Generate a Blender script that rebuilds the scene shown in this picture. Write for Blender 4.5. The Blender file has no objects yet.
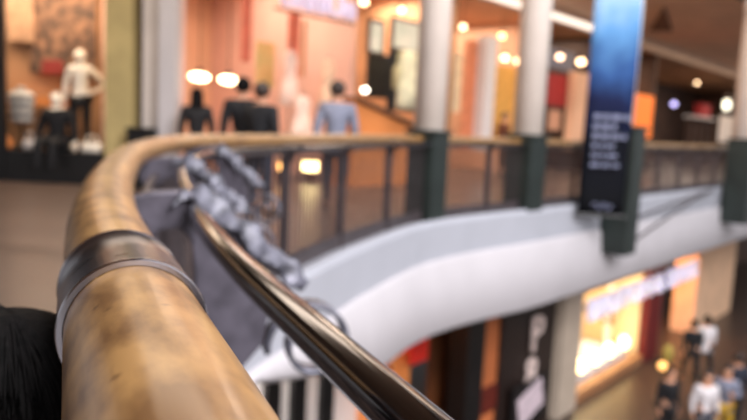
import bpy, bmesh, math, random
from mathutils import Vector, Matrix
random.seed(7)
SC = bpy.context.scene
COL = SC.collection
PI = math.pi
EYE = Vector((0, 0, 1.2))
FPX = 700.0
PITCH, ROLL = math.radians(6.92), math.radians(2.7)

# ------------------------------------------------------------------ camera
_r0 = Vector((1, 0, 0)); _u0 = Vector((0, math.sin(PITCH), math.cos(PITCH)))
FWD = Vector((0, math.cos(PITCH), -math.sin(PITCH)))
RGT = _r0 * math.cos(ROLL) + _u0 * math.sin(ROLL)
UPV = _u0 * math.cos(ROLL) - _r0 * math.sin(ROLL)
cam = bpy.data.cameras.new('camera'); cam_o = bpy.data.objects.new('camera', cam); COL.objects.link(cam_o)
cam_o.matrix_world = Matrix(((RGT.x, UPV.x, -FWD.x, EYE.x), (RGT.y, UPV.y, -FWD.y, EYE.y), (RGT.z, UPV.z, -FWD.z, EYE.z), (0, 0, 0, 1)))
cam.sensor_width = 36; cam.lens = FPX / 747 * 36
cam.clip_start = 0.02; cam.clip_end = 300
cam.dof.use_dof = True; cam.dof.focus_distance = 0.37; cam.dof.aperture_fstop = 6.6
SC.camera = cam_o

def ray(px, py):
    return FWD + RGT * ((px - 373.5) / FPX) + UPV * ((210 - py) / FPX)
def atY(px, py, Y):
    d = ray(px, py); return EYE + d * (Y / d.y)
def atZ(px, py, z):
    d = ray(px, py); return EYE + d * ((z - EYE.z) / d.z)

# ------------------------------------------------------------------ materials
def lin(c):
    return tuple((x / 12.92 if x <= .04045 else ((x + .055) / 1.055) ** 2.4) for x in [v / 255 for v in c])
def mat(name, rgb, rough=.55, metal=0, var=.12, scale=6, stretch=(1, 1, 1), bump=0, spec=.5, coat=0, rgb2=None, coords='Object'):
    m = bpy.data.materials.new(name); m.use_nodes = True
    nt = m.node_tree; b = nt.nodes['Principled BSDF']
    tc = nt.nodes.new('ShaderNodeTexCoord'); mp = nt.nodes.new('ShaderNodeMapping'); mp.inputs['Scale'].default_value = stretch
    nz = nt.nodes.new('ShaderNodeTexNoise'); nz.inputs['Scale'].default_value = scale; nz.inputs['Detail'].default_value = 5
    cr = nt.nodes.new('ShaderNodeValToRGB')
    a = lin(rgb); c2 = lin(rgb2) if rgb2 else tuple(x * (1 - var * 2) for x in a)
    cr.color_ramp.elements[0].position = .35; cr.color_ramp.elements[1].position = .65
    cr.color_ramp.elements[0].color = (*c2, 1)
    cr.color_ramp.elements[1].color = (*(a if rgb2 else tuple(min(1, x * (1 + var)) for x in a)), 1)
    nt.links.new(tc.outputs[coords], mp.inputs['Vector']); nt.links.new(mp.outputs[0], nz.inputs['Vector'])
    nt.links.new(nz.outputs['Fac'], cr.inputs['Fac']); nt.links.new(cr.outputs['Color'], b.inputs['Base Color'])
    b.inputs['Roughness'].default_value = rough; b.inputs['Metallic'].default_value = metal
    b.inputs['Specular IOR Level'].default_value = spec; b.inputs['Coat Weight'].default_value = coat
    b.inputs['Coat Roughness'].default_value = .12
    if bump:
        bp = nt.nodes.new('ShaderNodeBump'); bp.inputs['Strength'].default_value = bump; bp.inputs['Distance'].default_value = .01
        nt.links.new(nz.outputs['Fac'], bp.inputs['Height']); nt.links.new(bp.outputs[0], b.inputs['Normal'])
    return m
def glow(name, rgb, strength):
    m = bpy.data.materials.new(name); m.use_nodes = True
    b = m.node_tree.nodes['Principled BSDF']
    b.inputs['Base Color'].default_value = (*lin(rgb), 1)
    b.inputs['Emission Color'].default_value = (*lin(rgb), 1); b.inputs['Emission Strength'].default_value = strength
    return m

# wood of the handrail: long grain along the local tangent (UV), blotches and pores
def wood_mat():
    m = bpy.data.materials.new('oiled_wood'); m.use_nodes = True
    nt = m.node_tree; b = nt.nodes['Principled BSDF']; N = nt.nodes.new; L = nt.links.new
    uv = N('ShaderNodeUVMap'); uv.uv_map = 'UVMap'
    mp = N('ShaderNodeMapping'); mp.inputs['Scale'].default_value = (9, 170, 1)
    L(uv.outputs[0], mp.inputs[0])
    n1 = N('ShaderNodeTexNoise'); n1.inputs['Scale'].default_value = 1; n1.inputs['Detail'].default_value = 6; n1.inputs['Distortion'].default_value = .8
    L(mp.outputs[0], n1.inputs['Vector'])
    mp2 = N('ShaderNodeMapping'); mp2.inputs['Scale'].default_value = (16, 34, 1); L(uv.outputs[0], mp2.inputs[0])
    n2 = N('ShaderNodeTexNoise'); n2.inputs['Scale'].default_value = 1; n2.inputs['Detail'].default_value = 4; L(mp2.outputs[0], n2.inputs['Vector'])
    r1 = N('ShaderNodeValToRGB'); e = r1.color_ramp.elements
    e[0].position = .32; e[0].color = (*lin((97, 66, 34)), 1); e[1].position = .7; e[1].color = (*lin((160, 121, 71)), 1)
    L(n1.outputs['Fac'], r1.inputs[0])
    r2 = N('ShaderNodeValToRGB'); e = r2.color_ramp.elements
    e[0].position = .38; e[0].color = (*lin((104, 72, 40)), 1); e[1].position = .62; e[1].color = (*lin((163, 124, 75)), 1)
    L(n2.outputs['Fac'], r2.inputs[0])
    mx = N('ShaderNodeMix'); mx.data_type = 'RGBA'; mx.inputs[0].default_value = .9
    L(r1.outputs[0], mx.inputs[6]); L(r2.outputs[0], mx.inputs[7])
    # small dark knots
    mp3 = N('ShaderNodeMapping'); mp3.inputs['Scale'].default_value = (28, 28, 1); L(uv.outputs[0], mp3.inputs[0])
    v = N('ShaderNodeTexVoronoi'); v.inputs['Scale'].default_value = 1; L(mp3.outputs[0], v.inputs['Vector'])
    r3 = N('ShaderNodeValToRGB'); e = r3.color_ramp.elements
    e[0].position = .03; e[0].color = (.35, .3, .28, 1); e[1].position = .12; e[1].color = (1, 1, 1, 1); L(v.outputs['Distance'], r3.inputs[0])
    m2 = N('ShaderNodeMix'); m2.data_type = 'RGBA'; m2.blend_type = 'MULTIPLY'; m2.inputs[0].default_value = .6
    L(mx.outputs[2], m2.inputs[6]); L(r3.outputs[0], m2.inputs[7]); L(m2.outputs[2], b.inputs['Base Color'])
    b.inputs['Roughness'].default_value = .42; b.inputs['Coat Weight'].default_value = .35; b.inputs['Coat Roughness'].default_value = .18
    return m
def brushed(name, rgb, rough, streak=.35):
    m = bpy.data.materials.new(name); m.use_nodes = True
    nt = m.node_tree; b = nt.nodes['Principled BSDF']; N = nt.nodes.new; L = nt.links.new
    uv = N('ShaderNodeUVMap'); uv.uv_map = 'UVMap'
    mp = N('ShaderNodeMapping'); mp.inputs['Scale'].default_value = (60, 4, 1) if streak else (3, 60, 1); L(uv.outputs[0], mp.inputs[0])
    n = N('ShaderNodeTexNoise'); n.inputs['Scale'].default_value = 1; n.inputs['Detail'].default_value = 6; L(mp.outputs[0], n.inputs['Vector'])
    r = N('ShaderNodeValToRGB'); a = lin(rgb); e = r.color_ramp.elements
    e[0].position = .3; e[0].color = (*[x * .7 for x in a], 1); e[1].position = .7; e[1].color = (*a, 1); L(n.outputs['Fac'], r.inputs[0])
    L(r.outputs[0], b.inputs['Base Color']); b.inputs['Metallic'].default_value = 1
    mr = N('ShaderNodeMapRange'); mr.inputs[3].default_value = rough * .7; mr.inputs[4].default_value = rough * 1.3
    L(n.outputs['Fac'], mr.inputs[0]); L(mr.outputs[0], b.inputs['Roughness'])
    return m

M = {}
M['wood'] = wood_mat()
M['steel'] = brushed('brushed_steel', (120, 117, 124), .3)
M['tube'] = brushed('polished_tube', (98, 95, 96), .12, 0)
M['iron'] = mat('grey_painted_iron', (84, 80, 90), .42, .2, .15, 20)
M['leaf'] = mat('silver_grey_casting', (94, 94, 105), .4, .25, .3, 26, bump=.4)
M['bars'] = mat('dark_bronze_bars', (70, 62, 64), .45, .3)
M['darkgreen'] = mat('dark_green_paint', (29, 38, 35), .5, 0, .12, 3)
M['white'] = mat('white_plaster', (184, 180, 183), .6, 0, .02, 2)
M['band'] = mat('pale_grey_band', (164, 166, 174), .6, 0, .02, 2)
M['column'] = mat('cream_column_paint', (242, 228, 216), .55, 0, .03, 2)
M['floor'] = None
M['ceil'] = mat('taupe_ceiling', (214, 184, 160), .7, 0, .06, 1.2)
M['beam'] = mat('dark_brown_beam', (44, 34, 28), .6, 0, .1, 2)
M['greytop'] = mat('grey_stone_fascia', (140, 136, 142), .7, 0, .12, 8)
M['black'] = mat('black_lacquer', (16, 15, 16), .4, 0, .2, 3)
M['skin'] = mat('skin', (205, 152, 122), .55, 0, .06, 10)
M['hair'] = mat('black_hair', (11, 9, 9), .75, 0, .4, 60, (1, 1, .12), .3, spec=.15)
M['brownhair'] = mat('dark_brown_hair', (48, 32, 24), .5, 0, .3, 60, (1, 1, .12))
M['blackcloth'] = mat('black_cloth', (20, 20, 24), .85, 0, .2, 14)
M['greycloth'] = mat('grey_blue_cloth', (128, 132, 150), .85, 0, .1, 14)
M['whitecloth'] = mat('white_cloth', (222, 216, 218), .85, 0, .06, 14)
M['navycloth'] = mat('navy_cloth', (38, 42, 56), .85, 0, .15, 14)
M['mustard'] = mat('mustard_cloth', (190, 150, 40), .85, 0, .1, 14)
M['shoe'] = mat('dark_shoe_leather', (30, 26, 26), .5)
M['mannequin'] = mat('pale_mannequin_plaster', (244, 234, 218), .4, 0, .04, 6)

def tile_mat(name, c1, c2, size, rough):
    m = bpy.data.materials.new(name); m.use_nodes = True
    nt = m.node_tree; b = nt.nodes['Principled BSDF']; N = nt.nodes.new; L = nt.links.new
    tc = N('ShaderNodeTexCoord'); br = N('ShaderNodeTexBrick'); br.offset = 0
    br.inputs['Scale'].default_value = 1; br.inputs['Brick Width'].default_value = size; br.inputs['Row Height'].default_value = size
    br.inputs['Mortar Size'].default_value = .006
    br.inputs['Color1'].default_value = (*lin(c1), 1); br.inputs['Color2'].default_value = (*lin(c2), 1)
    br.inputs['Mortar'].default_value = (*[x * .6 for x in lin(c2)], 1)
    L(tc.outputs['Object'], br.inputs['Vector']); L(br.outputs['Color'], b.inputs['Base Color'])
    b.inputs['Roughness'].default_value = rough
    return m
M['floor'] = tile_mat('beige_floor_tiles', (106, 88, 78), (96, 80, 71), .6, .32)
M['lowfloor'] = tile_mat('brown_floor_tiles', (70, 54, 44), (62, 47, 38), .6, .35)

# ------------------------------------------------------------------ object helpers
def obj(name, bm, m, parent=None, smooth=False, recalc=True):
    if recalc: bmesh.ops.recalc_face_normals(bm, faces=bm.faces)
    me = bpy.data.meshes.new(name); bm.to_mesh(me); bm.free()
    if smooth:
        for p in me.polygons: p.use_smooth = True
    for x in (m if isinstance(m, (list, tuple)) else [m]): me.materials.append(x)
    o = bpy.data.objects.new(name, me); COL.objects.link(o)
    if parent is not None: o.parent = parent
    return o
def tag(o, label, cat, group=None):
    o['label'] = label; o['category'] = cat
    if group: o['group'] = group
    return o
def thing(name, label, cat, loc=(0, 0, 0), rz=0, group=None, sc=1):
    o = bpy.data.objects.new(name, None); COL.objects.link(o); o.location = loc; o.rotation_euler = (0, 0, rz); o.scale = (sc,) * 3
    return tag(o, label, cat, group)
def struct(name, bm, m, smooth=False):
    o = obj(name, bm, m, None, smooth); o['kind'] = 'structure'; return o
def B(): return bmesh.new()
def box(bm, c, s, rot=None, bevel=0):
    r = bmesh.ops.create_cube(bm, size=1)
    mt = Matrix.Translation(c) @ (rot.to_4x4() if rot else Matrix()) @ Matrix.Diagonal((s[0], s[1], s[2], 1))
    bmesh.ops.transform(bm, matrix=mt, verts=r['verts'])
    if bevel:
        ed = list({e for v in r['verts'] for e in v.link_edges})
        bmesh.ops.bevel(bm, geom=ed, offset=bevel, segments=2, affect='EDGES', profile=.5)
    return bm
def box8(bm, P):
    v = [bm.verts.new(p) for p in P]
    for f in ((0, 1, 3, 2), (4, 6, 7, 5), (0, 4, 5, 1), (2, 3, 7, 6), (0, 2, 6, 4), (1, 5, 7, 3)):
        bm.faces.new([v[i] for i in f])
    return bm
def lathe(bm, prof, c=(0, 0, 0), seg=24):
    rings = []
    for r, z in prof:
        rings.append([bm.verts.new((c[0] + r * math.cos(a * 2 * PI / seg), c[1] + r * math.sin(a * 2 * PI / seg), c[2] + z)) for a in range(seg)])
    for a, b in zip(rings, rings[1:]):
        for i in range(seg): bm.faces.new((a[i], a[(i + 1) % seg], b[(i + 1) % seg], b[i]))
    bm.faces.new(rings[0]); bm.faces.new(rings[-1])
    return bm
def tube(bm, pts, r, seg=10, cap=True, uv=False):
    pts = [Vector(p) for p in pts]; rings = []; ln = [0]
    for a, b in zip(pts, pts[1:]): ln.append(ln[-1] + (b - a).length)
    for i, p in enumerate(pts):
        t = (pts[min(i + 1, len(pts) - 1)] - pts[max(i - 1, 0)]).normalized()
        ref = Vector((0, 0, 1)) if abs(t.z) < .95 else Vector((1, 0, 0))
        a = t.cross(ref).normalized(); b = a.cross(t).normalized()
        rr = r(i) if callable(r) else r
        rings.append([bm.verts.new(p + (a * math.cos(k * 2 * PI / seg) + b * math.sin(k * 2 * PI / seg)) * rr) for k in range(seg)])
    lay = bm.loops.layers.uv.new('UVMap') if uv else None
    for i, (a, b) in enumerate(zip(rings, rings[1:])):
        for k in range(seg):
            f = bm.faces.new((a[k], a[(k + 1) % seg], b[(k + 1) % seg], b[k]))
            if uv:
                w = 2 * PI * (r(i) if callable(r) else r) / seg
                for lp, q in zip(f.loops, ((ln[i], k * w), (ln[i], (k + 1) * w), (ln[i + 1], (k + 1) * w), (ln[i + 1], k * w))): lp[lay].uv = q
    if cap: bm.faces.new(rings[0][::-1]); bm.faces.new(rings[-1])
    return bm
def ball(bm, c, s, seg=16, rings=10):
    r = bmesh.ops.create_uvsphere(bm, u_segments=seg, v_segments=rings, radius=1)
    bmesh.ops.transform(bm, matrix=Matrix.Translation(c) @ Matrix.Diagonal((s[0], s[1], s[2], 1)), verts=r['verts']); return bm

class Frame:
    """a wall line on plan: t along it, n into the shops, z up"""
    def __init__(s, p, u):
        s.p = Vector((p[0], p[1], 0)); s.u = Vector((u[0], u[1], 0)).normalized(); s.n = Vector((-s.u.y, s.u.x, 0))
        s.a = math.atan2(s.u.y, s.u.x)
    def pt(s, t, n, z): return s.p + s.u * t + s.n * n + Vector((0, 0, z))
    def box(s, bm, t0, t1, n0, n1, z0, z1): return box8(bm, [s.pt(t, n, z) for t in (t0, t1) for n in (n0, n1) for z in (z0, z1)])
    def hit(s, px, py, n=0):
        d = ray(px, py); k = ((s.p + s.n * n - EYE).dot(s.n)) / d.dot(s.n); q = EYE + d * k
        return (q - s.p).dot(s.u), q.z

# ------------------------------------------------------------------ the line of the handrail on plan
CP = [(1.63, -3.4), (1.21, -2.5), (.505, -1.0), (.045, .0), (-.052, .224), (-.144, .43), (-.207, .574), (-.308, .80), (-.400, 1.03), (-.502, 1.31), (-.68, 1.86), (-.855, 2.45), (-.98, 3.03), (-1.08, 3.8),
      (-1.04, 4.4), (-.75, 5.3), (-.30, 6.8), (.60, 8.85)] + [(.60 + .66 * k, 8.85 + .752 * k) for k in (3, 8, 16, 28, 44, 47)]
HZ = 1.052                                             # height of the handrail's centre line
def catmull(P, n):
    out = []
    for i in range(1, len(P) - 2):
        p0, p1, p2, p3 = [Vector((*P[j], 0)) for j in (i - 1, i, i + 1, i + 2)]
        ta = (p2 - p0) * ((p2 - p1).length / ((p2 - p1).length + (p1 - p0).length)); tb = (p3 - p1) * ((p2 - p1).length / ((p3 - p2).length + (p2 - p1).length))
        m = max(3, int((p2 - p1).length / n))
        for k in range(m):
            t = k / m
            out.append(p1 * (2 * t**3 - 3 * t**2 + 1) + ta * (t**3 - 2 * t**2 + t) + p2 * (-2 * t**3 + 3 * t**2) + tb * (t**3 - t**2))
    out.append(Vector((*P[-2], 0)))
    return out
RL = catmull(CP, .06)
for _ in range(6):                                   # ease the kinks out
    RL = [RL[0]] + [(a + b * 2 + c) / 4 for a, b, c in zip(RL, RL[1:], RL[2:])] + [RL[-1]]
CUM = [0]
for a, b in zip(RL, RL[1:]): CUM.append(CUM[-1] + (b - a).length)
def rail(s, o=0, z=0):
    """point at arc length s, o metres to the void side, height z"""
    i = 0; lo, hi = 0, len(CUM) - 2
    while lo < hi:
        md = (lo + hi + 1) // 2
        if CUM[md] <= s: lo = md
        else: hi = md - 1
    i = lo; f = (s - CUM[i]) / (CUM[i + 1] - CUM[i])
    p = RL[i].lerp(RL[i + 1], f)
    ta = (RL[min(i + 3, len(RL) - 1)] - RL[max(i - 2, 0)]).normalized()
    nv = Vector((ta.y, -ta.x, 0))
    return p + nv * o + Vector((0, 0, z)), ta, nv
def s_at(Y): return next(CUM[i] for i, p in enumerate(RL) if p.y >= Y)
def steps(s0, s1, fine=.05):
    out = []; s = s0
    while s < s1:
        out.append(s); d = (rail(s)[0]).length; s += max(fine, min(.6, d * .05))
    return out + [s1]
S0, S1 = .3, CUM[-1] - 2.5

# ------------------------------------------------------------------ floors, slab, ceiling (setting)
def strip(bm, prof, s0, s1, fine=.15, close=False):
    rows = [[bm.verts.new(rail(s, o, z)[0]) for o, z in prof] for s in steps(s0, s1, fine)]
    n = len(prof)
    for a, b in zip(rows, rows[1:]):
        for k in range(n if close else n - 1): bm.faces.new((a[k], a[(k + 1) % n], b[(k + 1) % n], b[k]))
    return bm
struct('floor', strip(B(), [(-16, 0), (.2, 0), (.2, -.06), (-16, -.06)], S0, CUM[-1], close=True), M['floor'])
struct('trim_1', strip(B(), [(-.02, .0), (.21, .05), (.24, -.02), (.24, -.47), (.21, -.47), (.2, -.02)], S0, CUM[-1], close=True), M['band'])
def fascia():
    bm = B(); rows = []
    for q in steps(S0, CUM[-1], .15):
        y = rail(q)[0].y; zb = -.5 - .8 * min(1, max(0, (y - 4.5) / 2.8)) - .14 * min(1, max(0, (y - 7.6) / 3))
        rows.append([bm.verts.new(rail(q, o, z)[0]) for o, z in [(.1, -.46), (.25, -.46), (.29, -.5), (.29 + (-.5 - zb) * .1, zb), (.25 + (-.5 - zb) * .1, zb - .04), (-1.6, zb - .04), (-1.6, -.46)]])
    for a, b in zip(rows, rows[1:]):
        for k in range(7): bm.faces.new((a[k], a[(k + 1) % 7], b[(k + 1) % 7], b[k]))
    return bm
struct('trim_2', fascia(), M['white'], True)
bm = B(); box(bm, (12, 14, -5.1), (70, 60, .2)); struct('floor_lower', bm, M['lowfloor'])
struct('ceiling', strip(B(), [(-16, 4.9), (.1, 4.9), (.1, 5.0), (-16, 5.0)], S0, CUM[-1], close=True), M['ceil'])
struct('trim_3', strip(B(), [(.1, 4.78), (.4, 4.78), (.42, 5.28), (.1, 5.28)], S0, CUM[-1], close=True), M['beam'])
struct('trim_4', strip(B(), [(.05, 5.28), (.5, 5.28), (.55, 6.6), (.05, 6.6)], S0, CUM[-1], close=True), M['greytop'])

# ------------------------------------------------------------------ the balustrade: one thing
bal = thing('balustrade', 'long curved balustrade with thick wooden handrail sweeping round the balcony edge', 'railing')
RAD = .0455
bm = B(); tube(bm, [rail(s, 0, HZ)[0] for s in steps(S0, S1, .03)], RAD, 32, uv=True)
hr = obj('handrail', bm, M['wood'], bal, True)
# steel collar clasped round the wood: sleeve with rolled rims
sr = s_at(.498)
bm = B(); pr = [(-.066, RAD + .0005), (-.066, RAD + .004), (-.0645, RAD + .005), (-.062, RAD + .005), (-.061, RAD + .0042), (.061, RAD + .0042), (.062, RAD + .005), (.0645, RAD + .005), (.066, RAD + .004), (.066, RAD + .0005)]
seg = 64; rows = []; lay = bm.loops.layers.uv.new('UVMap')
for ds, rr in pr:
    p, ta, nv = rail(sr + ds, 0, HZ)
    rows.append([bm.verts.new(p + (nv * math.cos(k * 2 * PI / seg) + Vector((0, 0, 1)) * math.sin(k * 2 * PI / seg)) * rr) for k in range(seg)])
for i, (a, b) in enumerate(zip(rows, rows[1:])):
    for k in range(seg):
        f = bm.faces.new((a[k], a[(k + 1) % seg], b[(k + 1) % seg], b[k])); f.material_index = 0 if i == 4 else 1
        for lp, q in zip(f.loops, ((pr[i][0], k / seg), (pr[i][0], (k + 1) / seg), (pr[i + 1][0], (k + 1) / seg), (pr[i + 1][0], k / seg))): lp[lay].uv = q
col_o = obj('collar', bm, [M['steel'], brushed('polished_rim', (190, 186, 192), .2)], hr, True); col_o['label'] = 'brushed steel collar'
es = col_o.modifiers.new('edges', 'EDGE_SPLIT'); es.split_angle = math.radians(40)
TO, TZ = .172, 1.0
bm = B(); tube(bm, [rail(s, TO, TZ)[0] for s in steps(S0, S1, .03)], .0195, 24, uv=True)
obj('lower_rail', bm, M['tube'], bal, True)['label'] = 'polished metal tube below the handrail'

ORN = [(.03, .02), (.03, .90), (-.01, .96), (-.01, 1.01), (.08, 1.035), (.15, 1.038), (.20, 1.03), (.25, .98), (.30, .92), (.335, .85), (.345, .76), (.33, .68), (.28, .62),
       (.23, .63), (.195, .70), (.178, .78), (.172, .86), (.165, .925), (.14, .955), (.10, .95), (.065, .92), (.065, .02)]
PLAIN = [(.02, .02), (.02, .95), (-.01, .98), (-.01, 1.015), (.08, 1.03), (.15, 1.03), (.20, 1.025), (.205, .985), (.16, .975), (.12, .93), (.10, .86), (.10, .02)]
def post(s, fancy=True):
    PROF = ORN if fancy else PLAIN
    p, ta, nv = rail(s, 0, 0)
    bm = B(); hw = .019
    a = [bm.verts.new(p + nv * o + Vector((0, 0, z)) - ta * hw) for o, z in PROF]
    b = [bm.verts.new(p + nv * o + Vector((0, 0, z)) + ta * hw) for o, z in PROF]
    bm.faces.new(a); bm.faces.new(b[::-1])
    for i in range(len(PROF)): bm.faces.new((a[i], b[i], b[(i + 1) % len(PROF)], a[(i + 1) % len(PROF)]))
    P = obj('post', bm, M['iron'] if fancy else M['bars'], bal)
    bv = P.modifiers.new('bevel', 'BEVEL'); bv.width = .006; bv.segments = 2; bv.limit_method = 'ANGLE'
    if not fancy: return P
    # volute: a spiral band at the outer end
    bm = B(); sp = []
    for k in range(40):
        ang = PI * 1.05 - k / 39 * PI * 2.9; r = .115 * (1 - k / 39 * .66)
        sp.append((.45 + r * math.cos(ang), .675 + r * math.sin(ang)))
    rows = []
    for i, (o, z) in enumerate(sp):
        c = p + nv * o + Vector((0, 0, z)); oc = p + nv * .45 + Vector((0, 0, .675)); inw = (oc - c).normalized() * .012
        rows.append([bm.verts.new(c + ta * .03), bm.verts.new(c - ta * .03), bm.verts.new(c - ta * .024 + inw), bm.verts.new(c + ta * .024 + inw)])
    for x, y in zip(rows, rows[1:]):
        for k in range(4): bm.faces.new((x[k], x[(k + 1) % 4], y[(k + 1) % 4], y[k]))
    bm.faces.new(rows[0][::-1]); bm.faces.new(rows[-1])
    obj('volute', bm, M['leaf'], P, True)
    # crumpled leaf laid over the arm and hanging to the void side
    bm = B(); path = [(.14, 1.035), (.18, 1.045), (.23, 1.015), (.28, .97), (.32, .93), (.36, .895), (.40, .86), (.44, .825)]
    nI, nJ = 36, 12; g = []; rnd = random.Random(int(s * 100))
    ph = rnd.random() * 6
    for i in range(nI + 1):
        f = i / nI * (len(path) - 1); k = min(int(f), len(path) - 2); fr = f - k
        o = path[k][0] * (1 - fr) + path[k + 1][0] * fr; z = path[k][1] * (1 - fr) + path[k + 1][1] * fr
        u = i / nI; w = .055 * (.55 + .45 * math.sin(PI * min(1, u * 1.15 + .05))) * (1 + .28 * math.cos(u * 34)) * (1 - .75 * max(0, u - .82) / .18)
        row = []
        for j in range(nJ + 1):
            v = j / nJ * 2 - 1
            lift = .014 * math.cos(v * PI * 1.5) * (.6 + .4 * math.sin(u * 34 + ph)) - .028 * v * v + .008 * math.sin(u * 21 + v * 5 + ph)
            row.append(bm.verts.new(p + nv * (o + lift * .6) + ta * (v * w) + Vector((0, 0, z + lift * .8))))
        g.append(row)
    for i in range(nI):
        for j in range(nJ): bm.faces.new((g[i][j], g[i + 1][j], g[i + 1][j + 1], g[i][j + 1]))
    lf = obj('leaf_ornament', bm, M['leaf'], P, True)
    so = lf.modifiers.new('thick', 'SOLIDIFY'); so.thickness = .008
    return P
s_post = s_at(1.46); SP = 1.32
PS = [s_post + SP * k for k in range(-2, 40) if s_post + SP * k < S1 - .5]
for s in PS: post(s, rail(s)[0].y < 5.0)
for a, b in zip(PS, PS[1:]):                       # infill between each pair of posts: close upright bars in a frame
    bm = B(); n = 17
    for z in (.1, .96): tube(bm, [rail(a + (b - a) * k / 6, .062, z)[0] for k in range(7)], .014, 6)
    for q0, q1 in zip(range(6), range(1, 7)):
        p0, p1 = rail(a + (b - a) * q0 / 6, .062, .09)[0], rail(a + (b - a) * q1 / 6, .062, .09)[0]; dd = p1 - p0
        box(bm, (p0 + p1) / 2, (dd.length + .01, .03, .14), Matrix.Rotation(math.atan2(dd.y, dd.x), 3, 'Z'))
    for k in range(1, n):
        p, ta, nv = rail(a + (b - a) * k / n, .062, 0)
        box(bm, p + Vector((0, 0, .53)), (.012, .012, .86), Matrix.Rotation(math.atan2(ta.y, ta.x), 3, 'Z'))
    obj('bar_panel', bm, M['bars'], bal)

# ------------------------------------------------------------------ columns along the balcony edge
def s_px(px, o=0):
    k = (px - 373.5) / FPX; best = None
    s = s_at(7.0)
    while s < S1:
        q = rail(s, o, 1.0)[0]; d = q - EYE
        x = 373.5 + FPX * d.dot(RGT) / d.dot(FWD)
        if best is None or abs(x - px) < best[0]: best = (abs(x - px), s)
        s += .03
    return best[1]
def column(px, o, z0, z1, r, label, sw, dx=0):
    s = s_px(px, o); p, ta, nv = rail(s, o, 0)
    t = thing('column', label, 'column', (p.x, p.y, 0), math.atan2(ta.y, ta.x), 'round columns along the balcony edge')
    bm = B(); lathe(bm, [(r, max(z1 - .1, .01)), (r, 4.45), (r * 1.12, 4.5), (r * 1.12, 4.7), (r * 1.05, 4.76)]); obj('shaft', bm, M['column'], t, True)
    bm = B(); box(bm, (dx, 0, (z0 + z1) / 2), (sw, sw, z1 - z0), None, .02)
    box(bm, (dx, 0, z1 + .015), (sw + .05, sw + .05, .05), None, .01)
    obj('base_sleeve', bm, M['darkgreen'], t)['label'] = 'dark green sleeve round the foot'
    return t
column(428, .0, 0.0, 1.13, .20, 'cream round column nearest the curve, in dark boxed sleeve behind the balustrade', .40)
column(527, .0, 0.0, 1.13, .23, 'cream round column halfway to the blue banner, standing behind the bars', .46)
column(622, .5, -.88, 1.35, .15, 'column half hidden by the blue banner, its dark green sleeve hanging over the white fascia', .50, .17)
column(743, .6, -.85, 1.25, .30, 'cream column at the right edge above a dark green sleeve', .60)

# ------------------------------------------------------------------ upper shops
WA = Frame((-12.0, 11.5), (1, 0))                     # left shop line, facing the camera
WB = Frame((-3.1, 11.5), (.65, .76))                  # shop line along the straight walkway
LZ = 4.45
M['peach'] = mat('peach_wall', (228, 180, 146), .7, 0, .08, .6)
M['orange'] = mat('orange_wall', (222, 138, 74), .7, 0, .1, .6)
M['pink'] = mat('pink_wall', (230, 188, 172), .7, 0, .08, .6)
M['tan'] = mat('tan_wall', (176, 132, 96), .7, 0, .1, .8)
M['brown'] = mat('brown_panel', (88, 56, 36), .6, 0, .15, 1)
M['darkbrown'] = mat('dark_brown_panel', (70, 48, 37), .6, 0, .15, 1)
M['olive'] = mat('olive_paint', (184, 166, 114), .6, 0, .08, 2)
M['greypanel'] = mat('warm_grey_panel', (206, 198, 194), .6, 0, .04, 2)
M['shopfloor'] = tile_mat('shop_floor_tiles', (186, 140, 108), (176, 130, 100), .8, .3)
def wb(name, t0, t1, n0, n1, z0, z1, m):
    return struct(name, WB.box(B(), t0, t1, n0, n1, z0, z1), m)
# shop bays: (t0, t1, depth, back colour, side colour)
DEP = 6.0
bays = [(0.0, 4.9, DEP, 'peach', 'pink'), (4.9, 7.6, 3.5, 'tan', 'tan'), (7.6, 12.3, DEP, 'orange', 'peach'), (12.3, 16.2, 4.0, 'brown', 'darkbrown'), (16.2, 21.5, DEP, 'brown', 'brown'), (21.5, 44, 5.0, 'darkbrown', 'brown')]
for i, (t0, t1, dp, cb, cs) in enumerate(bays):
    wb('wall_back', t0, t1, dp, dp + .15, 0, 4.9, M[cb])
    wb('wall_partition', t1 - .08, t1 + .08, .9 if i == 0 else .1, dp, 0, 4.9, M[cs])
    wb('ceiling_shop', t0 + .08, t1 - .08, .1, dp, LZ, LZ + .1, M['peach'] if i in (0, 2) else M['tan'])
wb('wall_partition', -.1, 0, .1, DEP, 0, 4.9, M['pink'])
wb('trim_5', -.1, 44, -.02, .1, LZ, 4.9, M['ceil'])     # bulkhead over the shopfronts
def wthing(name, label, cat, px, py, n=0, group=None, fr=WB, z=None):
    t, zz = fr.hit(px, py, n); p = fr.pt(t, n, zz if z is None else z)
    return thing(name, label, cat, p, fr.a, group)
def wrect(fr, px0, py0, px1, py1, n):
    """a rectangle on a wall seen between two picture heights: t0, t1, z0, z1"""
    ym = (py0 + py1) / 2
    t0, _ = fr.hit(px0, ym, n); t1, _ = fr.hit(px1, ym, n); xm = (px0 + px1) / 2
    return t0, t1, fr.hit(xm, py1, n)[1], fr.hit(xm, py0, n)[1]
def panel(name, label, cat, rect, n, m, fr=WB, th=.05, group=None, frame=None):
    t0, t1, z0, z1 = rect
    c = fr.pt((t0 + t1) / 2, n, (z0 + z1) / 2); o = thing(name, label, cat, c, fr.a, group)
    w, h = t1 - t0, z1 - z0
    obj('panel', box(B(), (0, 0, 0), (w, th, h), None, .008), m, o)
    if frame:
        bm = B()
        for sx in (-1, 1): box(bm, (sx * (w / 2 + .02), 0, 0), (.05, th + .04, h + .1))
        for sz in (-1, 1): box(bm, (0, 0, sz * (h / 2 + .02)), (w + .09, th + .04, .05))
        obj('frame', bm, frame, o)
    return o
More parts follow.
